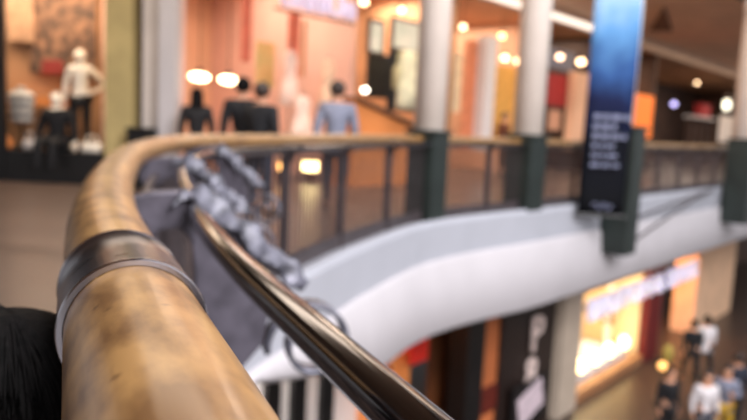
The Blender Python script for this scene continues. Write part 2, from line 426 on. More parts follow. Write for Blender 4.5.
# light cove along the bulkhead
t0, _ = WB.hit(440, 5, -.06); t1, _ = WB.hit(592, 57, -.06)
o = thing('cove_light', 'long white strip light along the bulkhead above the shopfronts', 'light strip', WB.pt((t0 + t1) / 2, -.1, LZ + .12), WB.a)
obj('diffuser', box(B(), (0, 0, 0), (t1 - t0, .08, .16), None, .02), glow('cove_glow', (255, 238, 222), 1.5), o)
obj('housing', box(B(), (0, .05, .0), (t1 - t0 + .1, .06, .24)), M['white'], o)

# ------------------------------------------------------------------ people and mannequins
def skin_mesh(name, chains, mats, parent, sub=2, root=None):
    """chains: lists of (x, y, z, r); chains start at an existing point when their first point repeats one"""
    bm = B(); lay = bm.verts.layers.skin.verify(); seen = {}
    def vert(q):
        k = tuple(round(c, 4) for c in q[:3])
        if k not in seen:
            v = bm.verts.new(q[:3]); seen[k] = v; v[lay].radius = (q[3], q[3] if len(q) < 5 else q[4])
        return seen[k]
    first = None
    for ch in chains:
        vs = [vert(q) for q in ch]
        first = first or vs[0]
        for a, b in zip(vs, vs[1:]):
            if a is not b and not bm.edges.get((a, b)): bm.edges.new((a, b))
    first[lay].use_root = True
    me = bpy.data.meshes.new(name); bm.to_mesh(me); bm.free()
    tmp = bpy.data.objects.new(name, me); COL.objects.link(tmp)
    sk = tmp.modifiers.new('skin', 'SKIN'); sk.use_smooth_shade = True
    ss = tmp.modifiers.new('sub', 'SUBSURF'); ss.levels = sub; ss.render_levels = sub
    dg = bpy.context.evaluated_depsgraph_get(); dg.update()
    m2 = bpy.data.meshes.new_from_object(tmp.evaluated_get(dg))
    bpy.data.objects.remove(tmp); bpy.data.meshes.remove(me)
    m2.name = name; m2.materials.clear()
    for p in m2.polygons: p.use_smooth = True; p.material_index = 0
    m2.materials.append(mats)
    o = bpy.data.objects.new(name, m2); COL.objects.link(o); o.parent = parent
    return o
def figure(t, skin, shirt=None, trousers=None, hair=None, pose='down', step=0.0, longhair=False, shoes=True, coat=False, seated=False):
    """a 1.75 m figure in local space, facing -Y"""
    if seated:
        hipz = .12; d = .92 - hipz
        legs = [[(0, .02, hipz, .13), (sx * .1, 0, hipz - .01, .095), (sx * .12, -.42, hipz + .02, .07), (sx * .12, -.47, hipz - .36, .05), (sx * .12, -.47, hipz - .44, .042), (sx * .12, -.6, hipz - .47, .035)] for sx in (-1, 1)]
    else:
        hipz = .92; d = 0
        legs = [[(0, .02, .95, .13), (sx * .1, sx * -step * .2, .86, .092), (sx * .11, sx * -step * .55, .5, .063), (sx * .11, sx * -step * .7 + (.12 if sx < 0 else 0) * step, .1, .043), (sx * .115, sx * -step * .75 - .12, .04, .034)] for sx in (-1, 1)]
    dz = -d
    spine = [(0, .02, .95 + dz, .13), (0, .03, 1.1 + dz, .125), (0, .02, 1.28 + dz, .15), (0, .02, 1.42 + dz, .115), (0, .01, 1.49 + dz, .058), (0, -.01, 1.56 + dz, .065), (0, -.012, 1.64 + dz, .093), (0, 0, 1.70 + dz, .082), (0, .005, 1.745 + dz, .045)]
    face = [[(0, -.012, 1.64 + dz, .093), (0, -.10, 1.625 + dz, .018), (0, -.122, 1.61 + dz, .010)]] + [[(0, -.012, 1.64 + dz, .093), (sx * .095, .01, 1.63 + dz, .016)] for sx in (-1, 1)]
    arms = []; wrists = []
    for sx in (-1, 1):
        sh = (sx * .185, .02, 1.40 + dz, .066)
        if pose == 'hip' and sx > 0: el, wr, hd = (.42, .08, 1.15 + dz), (.22, -.06, 1.02 + dz), (.16, -.10, 1.0 + dz)
        elif pose == 'phone' and sx > 0: el, wr, hd = (.25, .0, 1.13 + dz), (.12, -.24, 1.22 + dz), (.09, -.30, 1.25 + dz)
        elif pose == 'wide': el, wr, hd = (sx * .29, .04, 1.14 + dz), (sx * .33, -.02, .93 + dz), (sx * .34, -.06, .84 + dz)
        else: el, wr, hd = (sx * .25, .04 + sx * step * .2, 1.14 + dz), (sx * .26, -.02 + sx * step * .35, .90 + dz), (sx * .26, -.04 + sx * step * .38, .83 + dz)
        arms.append([(0, .02, 1.42 + dz, .115), sh, (*el, .047), (*wr, .032)]); wrists.append((sx, wr, hd))
    hands = []
    for sx, wr, hd in wrists:
        W = Vector(wr); H = Vector(hd); ax = (H - W).normalized(); side = ax.cross(Vector((1, 0, 0))).normalized()
        pal = W + ax * .07
        hands.append([(*wr, .032), (*pal, .030)])
        for f, (ln, sp) in enumerate(((.075, .027), (.085, .009), (.08, -.009), (.06, -.027))):
            kn = pal + side * sp + ax * .02; tip = kn + ax * ln + Vector((-sx * .02, 0, 0))
            hands.append([(*pal, .030), (*kn, .011), (*(kn + ax * ln * .5), .009), (*tip, .007)])
        th = W + ax * .03 - side * .045 if True else W
        hands.append([(*pal, .030), (*th, .012), (*(th + ax * .045), .009)])
    skin_mesh('body', [spine] + face + legs + arms + hands, skin, t, 1)
    def fat(ch, k): return [tuple(list(q[:3]) + [q[3] * k]) for q in ch]
    if shirt:
        low = [(0, .02, .95 + dz, .13), (0, .03, .86 + dz, .15)] if not coat else [(0, .02, .95 + dz, .13), (0, .03, .8 + dz, .18), (0, .03, .6 + dz, .20)]
        sp = fat(spine[:4], 1.18) + [(0, .012, 1.475 + dz, .08)]
        skin_mesh('coat' if coat else 'top', [fat(low, 1.1), sp] + [[(*a[0][:3], a[0][3] * 1.18), (*a[1][:3], a[1][3] * 1.4)] + fat(a[2:], 1.3) for a in arms], shirt, t, 1)
    if trousers: skin_mesh('trousers', [fat(l[:-1], 1.16) for l in legs], trousers, t, 1)
    if shoes:
        for l in legs:
            a = Vector(l[-2][:3]); b = Vector(l[-1][:3])
            bm = B(); c = (a + b) / 2; c.z = b.z + .012
            ball(bm, (c.x, c.y - .01, c.z), (.05, .135, .05)); obj('shoe', bm, M['shoe'], t, True)
    if hair:
        bm = B()
        ball(bm, (0, .018, 1.668 + dz), (.108, .115, .112), 24, 16)
        for v in bm.verts:
            if v.co.y < -.03 and v.co.z < 1.69 + dz: v.co.y = -.03 + (v.co.y + .03) * .1
        if longhair:
            n0 = len(bm.verts); ball(bm, (0, .07, 1.53 + dz), (.115, .075, .2), 20, 14)
        obj('hair', bm, hair, t, True)
    return t

def person(px, py_head, H, label, zfloor=0, Y=None, rz=0, group=None, **kw):
    """stand somebody on the floor so that the top of the head is seen at the given height"""
    if Y is None: p = atZ(px, py_head, zfloor + H)
    else: p = atY(px, py_head, Y)
    t = thing('person', label, 'person', (p.x, p.y, zfloor), rz, group, H / 1.79)
    figure(t, M['skin'], **kw)
    return t
G1 = 'people on the upper walkway'
person(197, 92, 1.66, 'person in long black coat standing alone beneath the two bright oval lamps', shirt=M['blackcloth'], trousers=M['blackcloth'], hair=M['hair'], longhair=True, coat=True, Y=11.0, rz=PI + .3, group=G1)
person(243, 82, 1.76, 'taller of two people in black side by side, at left of the pair', shirt=M['blackcloth'], trousers=M['blackcloth'], hair=M['hair'], Y=9.3, rz=PI + .4, group=G1)
person(263, 88, 1.68, 'broader person in black jacket close beside the taller one, at right of the pair', shirt=M['blackcloth'], trousers=M['navycloth'], hair=M['brownhair'], Y=8.8, rz=PI - .5, group=G1)
person(338, 86, 1.78, 'person in grey blue shirt walking behind the handrail, before the pink shop', shirt=M['greycloth'], trousers=M['navycloth'], hair=M['brownhair'], Y=9.4, rz=PI, step=.3, group=G1)
G2 = 'people on the lower floor'
person(672, 366, 1.72, 'person in black with flushed face on the lower floor, nearest the glowing window', -5, rz=.4, shirt=M['blackcloth'], trousers=M['blackcloth'], hair=M['hair'], group=G2)
person(709, 370, 1.76, 'person in white shirt at the bottom of the picture, arms at the sides', -5, rz=.1, shirt=M['whitecloth'], trousers=M['navycloth'], hair=M['brownhair'], group=G2)
person(729, 365, 1.7, 'person in slate top and mustard trousers right of the white shirt', -5, rz=-.4, shirt=M['greycloth'], trousers=M['mustard'], hair=M['brownhair'], pose='phone', group=G2)
person(739, 352, 1.74, 'dark clothed person behind the mustard trousers at the right edge', -5, rz=PI, shirt=M['navycloth'], trousers=M['blackcloth'], hair=M['brownhair'], group=G2)
person(708, 315, 1.74, 'person in pale shirt and black trousers farther back by the beige pillar', -5, rz=PI, shirt=M['whitecloth'], trousers=M['blackcloth'], hair=M['hair'], step=.3, group=G2)
person(695, 319, 1.7, 'person all in black walking beside the pale shirted one far back', -5, rz=PI, shirt=M['blackcloth'], trousers=M['blackcloth'], hair=M['hair'], step=.3, group=G2)

# somebody with black hair right beside the handrail: only the hair shows
ph = Vector((-.297, .58, 0)); K = .568
t = thing('person', 'person with loose black hair close beside the wooden handrail, only the hair in view', 'person', (ph.x, ph.y, 0), 2.4, None, K)
figure(t, M['skin'], shirt=M['blackcloth'], trousers=M['navycloth'])
bm = B(); rnd = random.Random(3)
ball(bm, (0, .02, 1.665), (.158, .16, .15), 32, 20)
for k in range(420):                                  # strands falling from the crown
    a = rnd.uniform(-.15, PI + .15); a2 = a + rnd.uniform(-.25, .25); r = rnd.uniform(.15, .172)
    pts = []
    for i in range(8):
        f = i / 7; el = PI / 2 * (1 - f * 1.15); dr = max(0, f - .75) * .5
        z = 1.665 + .152 * math.sin(max(el, -.1)) - (f > .8) * (f - .8) * 1.6
        cx = r * math.cos(max(el, 0)) if f < .85 else r
        aa = a + (a2 - a) * f
        pts.append((cx * math.cos(aa), .02 + cx * math.sin(aa), z))
    tube(bm, pts, lambda i: .0035 * (1 - i / 9), 4)
obj('hair', bm, M['hair'], t, True)

# ------------------------------------------------------------------ left shop with its dressed window
def wa(name, x0, x1, y0, y1, z0, z1, m):
    return struct(name, box(B(), ((x0 + x1) / 2, (y0 + y1) / 2, (z0 + z1) / 2), (x1 - x0, y1 - y0, z1 - z0)), m)
def xa(px, Y, py=100): return atY(px, py, Y).x
Y0 = 11.5
wa('wall_left', -10, xa(134, Y0), Y0 + 1.6, Y0 + 1.7, 0, 4.9, M['tan'])
wa('wall_plinth', -10, xa(104, Y0), Y0, Y0 + 1.6, 0, .52, M['black'])
wa('wall_pilaster', xa(106, Y0), xa(133, Y0), Y0 - .05, Y0 + 1.6, 0, 4.9, M['olive'])
wa('wall_reveal', xa(133, Y0), xa(141, Y0), Y0 + .25, Y0 + 1.6, 0, 4.9, M['darkbrown'])
wa('wall_panel', xa(140.5, Y0), xa(163.5, Y0), Y0 + .1, Y0 + .4, 0, 4.9, M['greypanel'])
wa('wall_pillar', xa(163, Y0), xa(180, Y0), Y0 - .25, Y0 + .1, 0, 4.9, M['white'])
wa('wall_frame', -10, xa(4, Y0), Y0 - .02, Y0 + .1, 0, 4.9, M['black'])
wa('ceiling_window', -10, xa(106, Y0), Y0, Y0 + 1.6, 3.6, 3.7, M['tan'])
FA = Frame((0, Y0), (1, 0))
def arect(px0, py0, px1, py1, Y): return wrect(FA, px0, py0, px1, py1, Y - Y0)
bp = thing('litter_bin', 'low black box standing before the warm grey panel', 'bin', (xa(146, Y0 - .2) - .02, Y0 - .22, 0))
obj('body', box(B(), (0, 0, .46), (.44, .36, .92), None, .03), M['black'], bp); obj('lid', box(B(), (0, 0, .95), (.48, .4, .07), None, .02), M['black'], bp)
# backdrop poster of dark blossom and a peach panel
M['tanpanel'] = mat('peach_panel', (178, 138, 108), .7)
M['foliage'] = mat('dark_blossom_print', (150, 110, 84), .7, 0, .2, 5, rgb2=(56, 44, 38))
panel('backdrop_poster', 'large dark mottled print hanging behind the tall mannequin', 'poster', arect(30, -18, 96, 74, Y0 + 1.5), 1.5, M['foliage'], FA, .04)
panel('backdrop_panel', 'plain peach panel in the left corner of the dressed window', 'panel', arect(4, -5, 34, 42, Y0 + 1.45), 1.45, M['tanpanel'], FA, .04)
o = panel('wall_shelf', 'long tan ledge across the back of the dressed window', 'shelf', arect(2, 96, 66, 106, Y0 + 1.3), 1.3, M['orange'], FA, .4)
red = mat('red_fabric', (168, 38, 36), .7)
def bag(label, px, py, Y, m, w=.4, h=.25, group=None):
    p = atY(px, py, Y); t = thing('handbag', label, 'bag', (p.x, p.y, p.z - h / 2), 0, group)
    bm = B(); box(bm, (0, 0, h / 2), (w, .16, h), None, .05); obj('body', bm, m, t, True)
    bm = B(); tube(bm, [(w * .3 * math.cos(a), 0, h + .12 * math.sin(a)) for a in [i * PI / 10 for i in range(11)]], .012, 6); obj('handle', bm, m, t, True)
    return t
rb = panel('sale_board', 'blurred red card fixed on the dark print behind the mannequins', 'card', arect(42, 60, 63, 74, Y0 + 1.42), 1.42, mat('red_card', (140, 48, 42), .7), FA, .03)
# three mannequins
pm = atY(80, 60, Y0 + .75)
mq = thing('mannequin', 'tall pale mannequin with hand on hip and dark trousers in the shop window', 'mannequin', (pm.x, Y0 + .75, .52), .15, 'mannequins in the left window', .99)
figure(mq, M['mannequin'], trousers=M['blackcloth'], pose='hip', shoes=False)
pm = atY(60, 100, Y0 + .35)
mq = thing('mannequin', 'seated pale mannequin in black jacket in front of the tall one', 'mannequin', (pm.x, Y0 + .22, .55), .0, 'mannequins in the left window', 1.0)
figure(mq, M['mannequin'], shirt=M['blackcloth'], trousers=M['blackcloth'], seated=True, pose='wide', shoes=False)
stripe = bpy.data.materials.new('striped_cloth'); stripe.use_nodes = True
nt = stripe.node_tree; tc = nt.nodes.new('ShaderNodeTexCoord'); wv = nt.nodes.new('ShaderNodeTexWave'); wv.bands_direction = 'Z'; wv.inputs['Scale'].default_value = 2.2
cr = nt.nodes.new('ShaderNodeValToRGB'); cr.color_ramp.elements[0].color = (.05, .05, .06, 1); cr.color_ramp.elements[1].color = (.7, .66, .6, 1)
nt.links.new(tc.outputs['Object'], wv.inputs[0]); nt.links.new(wv.outputs[0], cr.inputs[0]); nt.links.new(cr.outputs[0], nt.nodes['Principled BSDF'].inputs[0])
pm = atY(19, 130, Y0 + .5)
bf = thing('torso_form', 'headless torso form in striped top at the far left of the window', 'mannequin', (pm.x, Y0 + .6, .52), 0, None)
bm = B(); lathe(bm, [(.1, .42), (.17, .46), (.16, .6), (.19, .8), (.2, .9), (.13, .97), (.06, 1.0), (.05, 1.05)], seg=20)
bmesh.ops.scale(bm, vec=(1.15, .7, 1), verts=bm.verts); obj('torso', bm, stripe, bf, True)
bm = B(); lathe(bm, [(.16, 0), (.16, .02), (.02, .03), (.02, .44)], seg=16); obj('stand', bm, M['black'], bf, True)
for lb, px, py, m_, w_ in (('cream handbag on the black plinth beneath the tall mannequin', 92, 157, M['mannequin'], .34), ('orange handbag at the far left on the black plinth', 3, 150, M['orange'], .3), ('small pale handbag on the plinth left of the seated mannequin', 30, 152, M['greypanel'], .2)):
    Yb = Y0 + .2; p = atY(px, py, Yb)
    t = bag(lb, px, py, Yb, m_, w_, .17, 'handbags on the plinth'); t.location.z = .52

# ------------------------------------------------------------------ lamps and bits in the upper shops
def lamp(name, label, px, py, n, m, r=.09, fr=WB, group=None, top=LZ, shape=None):
    t, z = fr.hit(px, py, n); p = fr.pt(t, n, z); o = thing(name, label, 'lamp', p, fr.a, group)
    bm = B(); sx, sy, sz = shape or (r, r, r * .8); ball(bm, (0, 0, 0), (sx, sy, sz), 16, 10); obj('bulb', bm, m, o, True)
    bm = B(); lathe(bm, [(r * .5, sz * .9), (r * .8, sz * 1.1), (r * .5, sz * 1.8), (.02, sz * 2)], seg=12)
    if top > z + .3: lathe(bm, [(.008, sz * 2), (.008, top - z)], seg=6)
    obj('fitting', bm, M['darkbrown'], o, True)
    return o
warm = glow('warm_lamp', (255, 214, 166), 8); warmw = glow('warm_white_lamp', (255, 226, 178), 11); cool = glow('cool_lamp', (200, 190, 255), 3); white_l = glow('white_lamp', (255, 244, 226), 9)
GL = 'round lamps in the upper shops'
lamp('pendant_lamp', 'left of the two bright oval lamps over the shop entrance', 199.5, 77, .35, warmw, .1, WB, 'oval lamps over the entrance', shape=(.2, .1, .075))
lamp('pendant_lamp', 'right of the two bright oval lamps over the shop entrance', 228.5, 80, .35, warmw, .1, WB, 'oval lamps over the entrance', shape=(.2, .1, .075))
for lb, px, py, m_, r_ in (
    ('round lamp high up left of the first cream column, near the top edge', 402, 10, warm, .07),
    ('round lamp just right of the purple letters at the top edge', 364, 2, warm, .09),
    ('pale lamp at the upper end of the slanting display rail', 365, 90, white_l, .07),
    ('round lamp close under the light strip, right of the first cream column', 463, 27, warm, .08),
    ('dimmer round lamp near the top, midway between the two cream columns', 502, 36, glow('dim_lamp', (255, 196, 130), 8), .09),
    ('left one of the close pair of round lamps left of the second cream column', 505, 58, warm, .10),
    ('right one of the close pair of round lamps left of the second cream column', 518, 61, warm, .10),
    ('first small lamp right of the second cream column, under the light strip', 560, 57, glow('dim_lamp_b', (255, 214, 180), 6), .11),
    ('bright small lamp under the end of the light strip beside the banner', 581, 62, warm, .13)):
    lamp('pendant_lamp', lb, px, py, .45, m_, r_, WB, GL)
lamp('pendant_lamp', 'lone round lamp right of the banner', 697, 83, .6, warm, .08, WB, GL)
lamp('pendant_lamp', 'violet tinted lamp right of the banner above the grey counter', 674, 104, .6, cool, .13, WB, GL)
lamp('pendant_lamp', 'large white oval lamp beside the right hand column', 727, 105, .6, glow('big_white_lamp', (255, 250, 226), 2.4), .2, WB, GL, shape=(.2, .2, .3))
# low lanterns by the floor of the first shop
GF = 'lanterns on the low counter'
for lb, px, py, k, r_ in (('brightest lantern seen low through the bars before the pink shop', 311, 166, 16, .13), ('dim orange lantern low behind the bars, left of the brightest one', 283, 166, 5, .1), ('dim pinkish lantern low behind the bars, right of the brightest one', 347, 168, 5, .1)):
    t, z = WB.hit(px, py, .3); p = WB.pt(t, .3, 0); o = thing('floor_lantern', lb, 'lantern', p, WB.a, GF)
    obj('glass', box(B(), (0, 0, z), (r_ * 2, r_ * 1.6, r_ * 1.5), None, .02), glow('lantern_glow', (255, 190, 110) if k < 9 else (255, 226, 160), k), o)
    bm = B(); box(bm, (0, 0, (z - r_ * .75) / 2), (r_ * 1.4, r_ * 1.4, z - r_ * .75)); obj('stand', bm, M['brown'], o); obj('cap', box(B(), (0, 0, z + r_ * .8), (r_ * 2.2, r_ * 1.8, .03)), M['brown'], o)

pale = mat('pale_print', (245, 242, 228), .7, 0, .1, 3, rgb2=(212, 224, 210))
skinny = mat('salmon_fabric', (220, 120, 96), .7, 0, .1, 3)
rosy = mat('rose_fabric', (255, 222, 208), .7, 0, .1, 3)
GB = 'hanging banners in the pink shop'
panel('hanging_banner', 'narrow salmon hanging banner left of the pale dress rail', 'banner', wrect(WB, 242, -10, 251, 62, 1.6), 1.6, skinny, group=GB)
panel('hanging_banner', 'narrow coral hanging banner under the purple letters', 'banner', wrect(WB, 288, 12, 299, 78, 1.6), 1.6, skinny, group=GB)
panel('hanging_banner', 'brick red hanging strip right of the coral one', 'banner', wrect(WB, 333, 30, 341, 84, 1.6), 1.6, red, group=GB)
panel('wall_board', 'greenish cream board behind the pair in black', 'board', wrect(WB, 256, 42, 274, 88, 2.2), 2.2, mat('cream_board', (222, 190, 130), .7, rgb2=(190, 180, 120), scale=2))
panel('wall_board', 'brownish upright panel right of the coral banner', 'board', wrect(WB, 302, 22, 328, 78, 2.4), 2.4, M['tan'])
def rack_garment(label, px, py, n, m, w=.42, h=1.1):
    t, z = WB.hit(px, py, n); o = thing('hanging_dress', label, 'dress', WB.pt(t, n, z), WB.a, 'dresses on stands in the pink shop')
    bm = B(); lathe(bm, [(w * .62, -h / 2), (w * .5, -h * .2), (w * .33, h * .12), (w * .42, h * .32), (w * .3, h * .46), (.05, h * .5)], seg=16)
    bmesh.ops.scale(bm, vec=(1, .6, 1), verts=bm.verts); obj('dress', bm, m, o, True)
    bm = B(); lathe(bm, [(.2, -z), (.2, -z + .03), (.015, -z + .04), (.015, h * .58), (.006, h * .6)], seg=12); obj('stand', bm, M['steel'], o)
    return o
rack_garment('bright pale pink dress on a stand between the coral banner and the pair in black', 290, 78, 1.0, rosy)
rack_garment('cream dress on a stand behind the person in grey blue', 328, 86, 1.0, mat('cream_fabric', (240, 206, 176), .7))
rack_garment('low pink dress on a stand behind the handrail left of the grey blue shirt', 302, 118, .6, rosy, .5, .9)
# second bay: pale prints, black frames, slanting display
panel('wall_print', 'pale greenish print high at left of the black opening', 'print', wrect(WB, 369, 22, 382, 52, .4), .4, pale, frame=M['darkbrown'], group='prints in the second shop')
panel('wall_print', 'wide pale print high beside the first cream column', 'print', wrect(WB, 392, 22, 424, 50, .4), .4, pale, frame=M['darkbrown'], group='prints in the second shop')
panel('display_board', 'black board between the prints and the slanting display', 'board', wrect(WB, 367, 54, 389, 98, .5), .5, M['black'])
panel('display_board', 'tall black backing behind the pale green coat', 'board', wrect(WB, 388, 52, 428, 112, .55), .55, M['black'])
t, z = WB.hit(408, 76, .0); o = thing('display_coat', 'pale yellow green coat hung against the black backing', 'coat', WB.pt(t, .0, z), WB.a)
bm = B(); lathe(bm, [(.34, -.72), (.33, -.3), (.27, 0), (.34, .35), (.3, .5), (.1, .56)], seg=18); bmesh.ops.scale(bm, vec=(1, .45, 1), verts=bm.verts); obj('body', bm, mat('pale_green_cloth', (240, 236, 202), .8), o, True)
bm = B()
for sx in (-1, 1): tube(bm, [(sx * .3, 0, .46), (sx * .42, 0, .1), (sx * .44, -.03, -.3)], .08, 8)
obj('sleeves', bm, mat('pale_green_cloth_sleeve', (214, 208, 164), .8), o, True)
t, z = WB.hit(385, 118, -.5)
o = thing('sloping_counter', 'orange sloping counter below the black boards, behind the handrail', 'counter', WB.pt(t, -.5, 0), WB.a)
bm = B(); box8(bm, [(x, y, zz) for x, y, zz in ((-1.3, -.3, 0), (-1.3, -.3, 1.65), (-1.3, .3, 0), (-1.3, .3, 1.65), (1.3, -.3, 0), (1.3, -.3, 1.0), (1.3, .3, 0), (1.3, .3, 1.0))]); obj('body', bm, M['orange'], o)  # body in plain orange colour
box_ = B(); box(box_, (0, -.05, 1.36), (2.7, .7, .05), Matrix.Rotation(math.atan2(.65, 2.6), 3, 'Y')); obj('top', box_, M['darkbrown'], o)
# purple lettering of the first shop sign
def letters(name, txt, size, ext, m, parent, loc, rz):
    cu = bpy.data.curves.new(name, 'FONT'); cu.body = txt; cu.size = size; cu.extrude = ext; cu.align_x = 'CENTER'; cu.bevel_depth = .008
    tmp = bpy.data.objects.new('tmp', cu); COL.objects.link(tmp); dg = bpy.context.evaluated_depsgraph_get(); dg.update()
    me = bpy.data.meshes.new_from_object(tmp.evaluated_get(dg)); bpy.data.objects.remove(tmp); bpy.data.curves.remove(cu)
    me.name = name; me.materials.clear(); me.materials.append(m)
    o = bpy.data.objects.new(name, me); COL.objects.link(o); o.parent = parent; o.location = loc; o.rotation_euler = (PI / 2, 0, rz)
    return o
t, z = WB.hit(320, 13, -.1)
o = thing('shop_sign', 'pale violet lit letters along the top of the pink shop', 'sign', WB.pt(t, -.1, z), WB.a)
letters('lettering', 'onniUn', .66, .05, glow('violet_letters', (196, 186, 212), .6), o, (0, 0, 0), 0)
bm = B(); box(bm, (0, .1, -.06), (2.1, .05, .04)); box(bm, (0, .1, .5), (2.1, .05, .04))
for x in (-.9, .9): lathe(bm, [(.012, .5), (.012, LZ - z)], (x, .1, 0), 8)
obj('rails', bm, M['darkbrown'], o)
# third bay
panel('wall_board', 'bright cream board right of the first cream column', 'board', wrect(WB, 447, 52, 461, 112, .6), .6, mat('bright_cream', (246, 226, 190), .6))  # plain bright cream colour, not emissive
panel('interior_pillar', 'pale upright pillar inside the orange shop between the two cream columns', 'pillar', wrect(WB, 479, 36, 490, 150, .35), .35, M['whitecloth'], th=.3)
panel('wall_board', 'salmon upright panel left of the pale interior pillar', 'board', wrect(WB, 463, 40, 477, 150, .5), .5, mat('salmon_panel', (226, 140, 100), .7))
panel('wall_board', 'golden yellow panel between the pale interior pillar and the second cream column', 'board', wrect(WB, 493, 66, 521, 140, .7), .7, mat('gold_panel', (226, 170, 84), .7))
tq, _ = WB.hit(506, 110, .2); pq = WB.pt(tq, .2, 0)
t = thing('person', 'person in brown inside the orange shop, left of the second cream column', 'person', pq, WB.a, G1, .97)
figure(t, M['skin'], shirt=mat('brown_cloth', (110, 60, 36), .85), trousers=M['brown'], hair=M['brownhair'])
# fourth bay
panel('shop_poster', 'dark red poster right of the second cream column', 'poster', wrect(WB, 546, 74, 566, 106, .5), .5, red, frame=M['darkbrown'])
panel('shop_poster', 'small flesh coloured poster under the dark red one', 'poster', wrect(WB, 547, 110, 560, 130, .5), .5, M['skin'], frame=M['darkbrown'])
panel('interior_pillar', 'orange pillar left of the blue banner', 'pillar', wrect(WB, 570, 72, 582, 150, .3), .3, M['peach'], th=.3)
panel('violet_board', 'violet grey board under the end of the light strip', 'board', wrect(WB, 548, 50, 575, 70, .9), .9, M['greycloth'])  # plain violet grey colour, not emissive
# fifth bay: orange glow
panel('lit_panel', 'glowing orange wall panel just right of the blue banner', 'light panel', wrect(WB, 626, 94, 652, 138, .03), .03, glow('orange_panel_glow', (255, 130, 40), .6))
# sixth bay: counter with red
t, z = WB.hit(700, 118, .4)
o = thing('counter', 'grey topped counter with legs in the dark shop right of the banner', 'counter', WB.pt(t, .4, 0), WB.a)
obj('top', box(B(), (0, 0, z), (3.4, .5, .12), None, .02), M['greypanel'], o)
for x in (-1.5, -.5, .5, 1.5): obj('leg', box(B(), (x, 0, z / 2), (.12, .3, z - .1)), M['darkbrown'], o)
bm = B(); box(bm, (0, 0, .27), (1.5, .35, .55), None, .05); box(bm, (0, 0, .56), (1.6, .4, .06), None, .02)
q = WB.pt(t + .3, .4, z + .07); o = obj('gift_box', bm, red); o.location = q; o.rotation_euler = (0, 0, WB.a); tag(o, 'red box resting on the grey topped counter', 'box')
panel('wall_board', 'beige upright board at the foot of the white oval lamp', 'board', wrect(WB, 719, 116, 733, 142, .3), .3, M['column'])
# dark triangular recess panel on the ceiling
tri = [atZ(px, py, 4.885) for px, py in ((650, 29), (672, 30), (664, 6))]
bm = B(); a = [bm.verts.new(p) for p in tri]; b = [bm.verts.new(p + Vector((0, 0, -.06))) for p in tri]; bm.faces.new(a); bm.faces.new(b[::-1])
for i in range(3): bm.faces.new((a[i], a[(i + 1) % 3], b[(i + 1) % 3], b[i]))
tag(obj('ceiling_panel', bm, M['brown']), 'dark brown triangular panel on the taupe ceiling right of the banner', 'ceiling panel')

# ------------------------------------------------------------------ blue banner hanging over the void
YB = 11.5
bl, br_, = atY(577, 214, YB), atY(623, 217, YB)
zb = (bl.z + br_.z) / 2; w = (br_ - bl).length; cx = (bl.x + br_.x) / 2
ban = thing('banner', 'tall blue and navy banner with pale text hanging over the balcony edge', 'banner', (cx, YB, 0), 0)
bmat = bpy.data.materials.new('printed_banner'); bmat.use_nodes = True
nt = bmat.node_tree; N = nt.nodes.new; L = nt.links.new; b = nt.nodes['Principled BSDF']
tc = N('ShaderNodeTexCoord'); sx = N('ShaderNodeSeparateXYZ'); L(tc.outputs['Object'], sx.inputs[0])
mr = N('ShaderNodeMapRange'); mr.inputs[1].default_value = zb; mr.inputs[2].default_value = zb + 5.2; L(sx.outputs[2], mr.inputs[0])
nz = N('ShaderNodeTexNoise'); nz.inputs['Scale'].default_value = 1.6; nz.inputs['Detail'].default_value = 4; L(tc.outputs['Object'], nz.inputs[0])
ad = N('ShaderNodeMath'); ad.operation = 'MULTIPLY_ADD'; ad.inputs[1].default_value = .24; L(nz.outputs['Fac'], ad.inputs[0])
sb = N('ShaderNodeMath'); sb.operation = 'SUBTRACT'; sb.inputs[1].default_value = .12; L(mr.outputs[0], sb.inputs[0]); L(sb.outputs[0], ad.inputs[2])
cr = N('ShaderNodeValToRGB'); e = cr.color_ramp.elements
e[0].position = 0; e[0].color = (*lin((9, 10, 14)), 1); e[1].position = 1; e[1].color = (*lin((90, 130, 180)), 1)
for p_, c_ in ((.24, (11, 13, 22)), (.36, (24, 31, 64)), (.46, (48, 80, 132)), (.58, (92, 142, 190)), (.68, (150, 184, 216)), (.78, (96, 138, 186))):
    q = e.new(p_); q.color = (*lin(c_), 1)
L(ad.outputs[0], cr.inputs[0]); L(cr.outputs[0], b.inputs[0]); b.inputs['Roughness'].default_value = .75; b.inputs['Specular IOR Level'].default_value = .12
top = 6.4
bm = B(); n = 24; rows = []
for i in range(n + 1):
    z = zb + (top - zb) * i / n; yy = .03 * math.sin(i * .5)
    rows.append([bm.verts.new((x * w / 2, yy + .02 * math.cos(x * 2.2), z)) for x in (-1, -.5, 0, .5, 1)])
for a, c in zip(rows, rows[1:]):
    for k in range(4): bm.faces.new((a[k], a[k + 1], c[k + 1], c[k]))
cl = obj('cloth', bm, bmat, ban, True); sm = cl.modifiers.new('thick', 'SOLIDIFY'); sm.thickness = .012
bm = B(); tube(bm, [(-w / 2 - .04, 0, zb), (w / 2 + .04, 0, zb)], .025, 8); obj('bottom_bar', bm, M['black'], ban)
bm = B(); tube(bm, [(-w / 2 - .04, 0, top), (w / 2 + .04, 0, top)], .025, 8); tube(bm, [(0, 0, top), (-.3, .35, top)], .025, 8); obj('top_bar', bm, M['black'], ban)
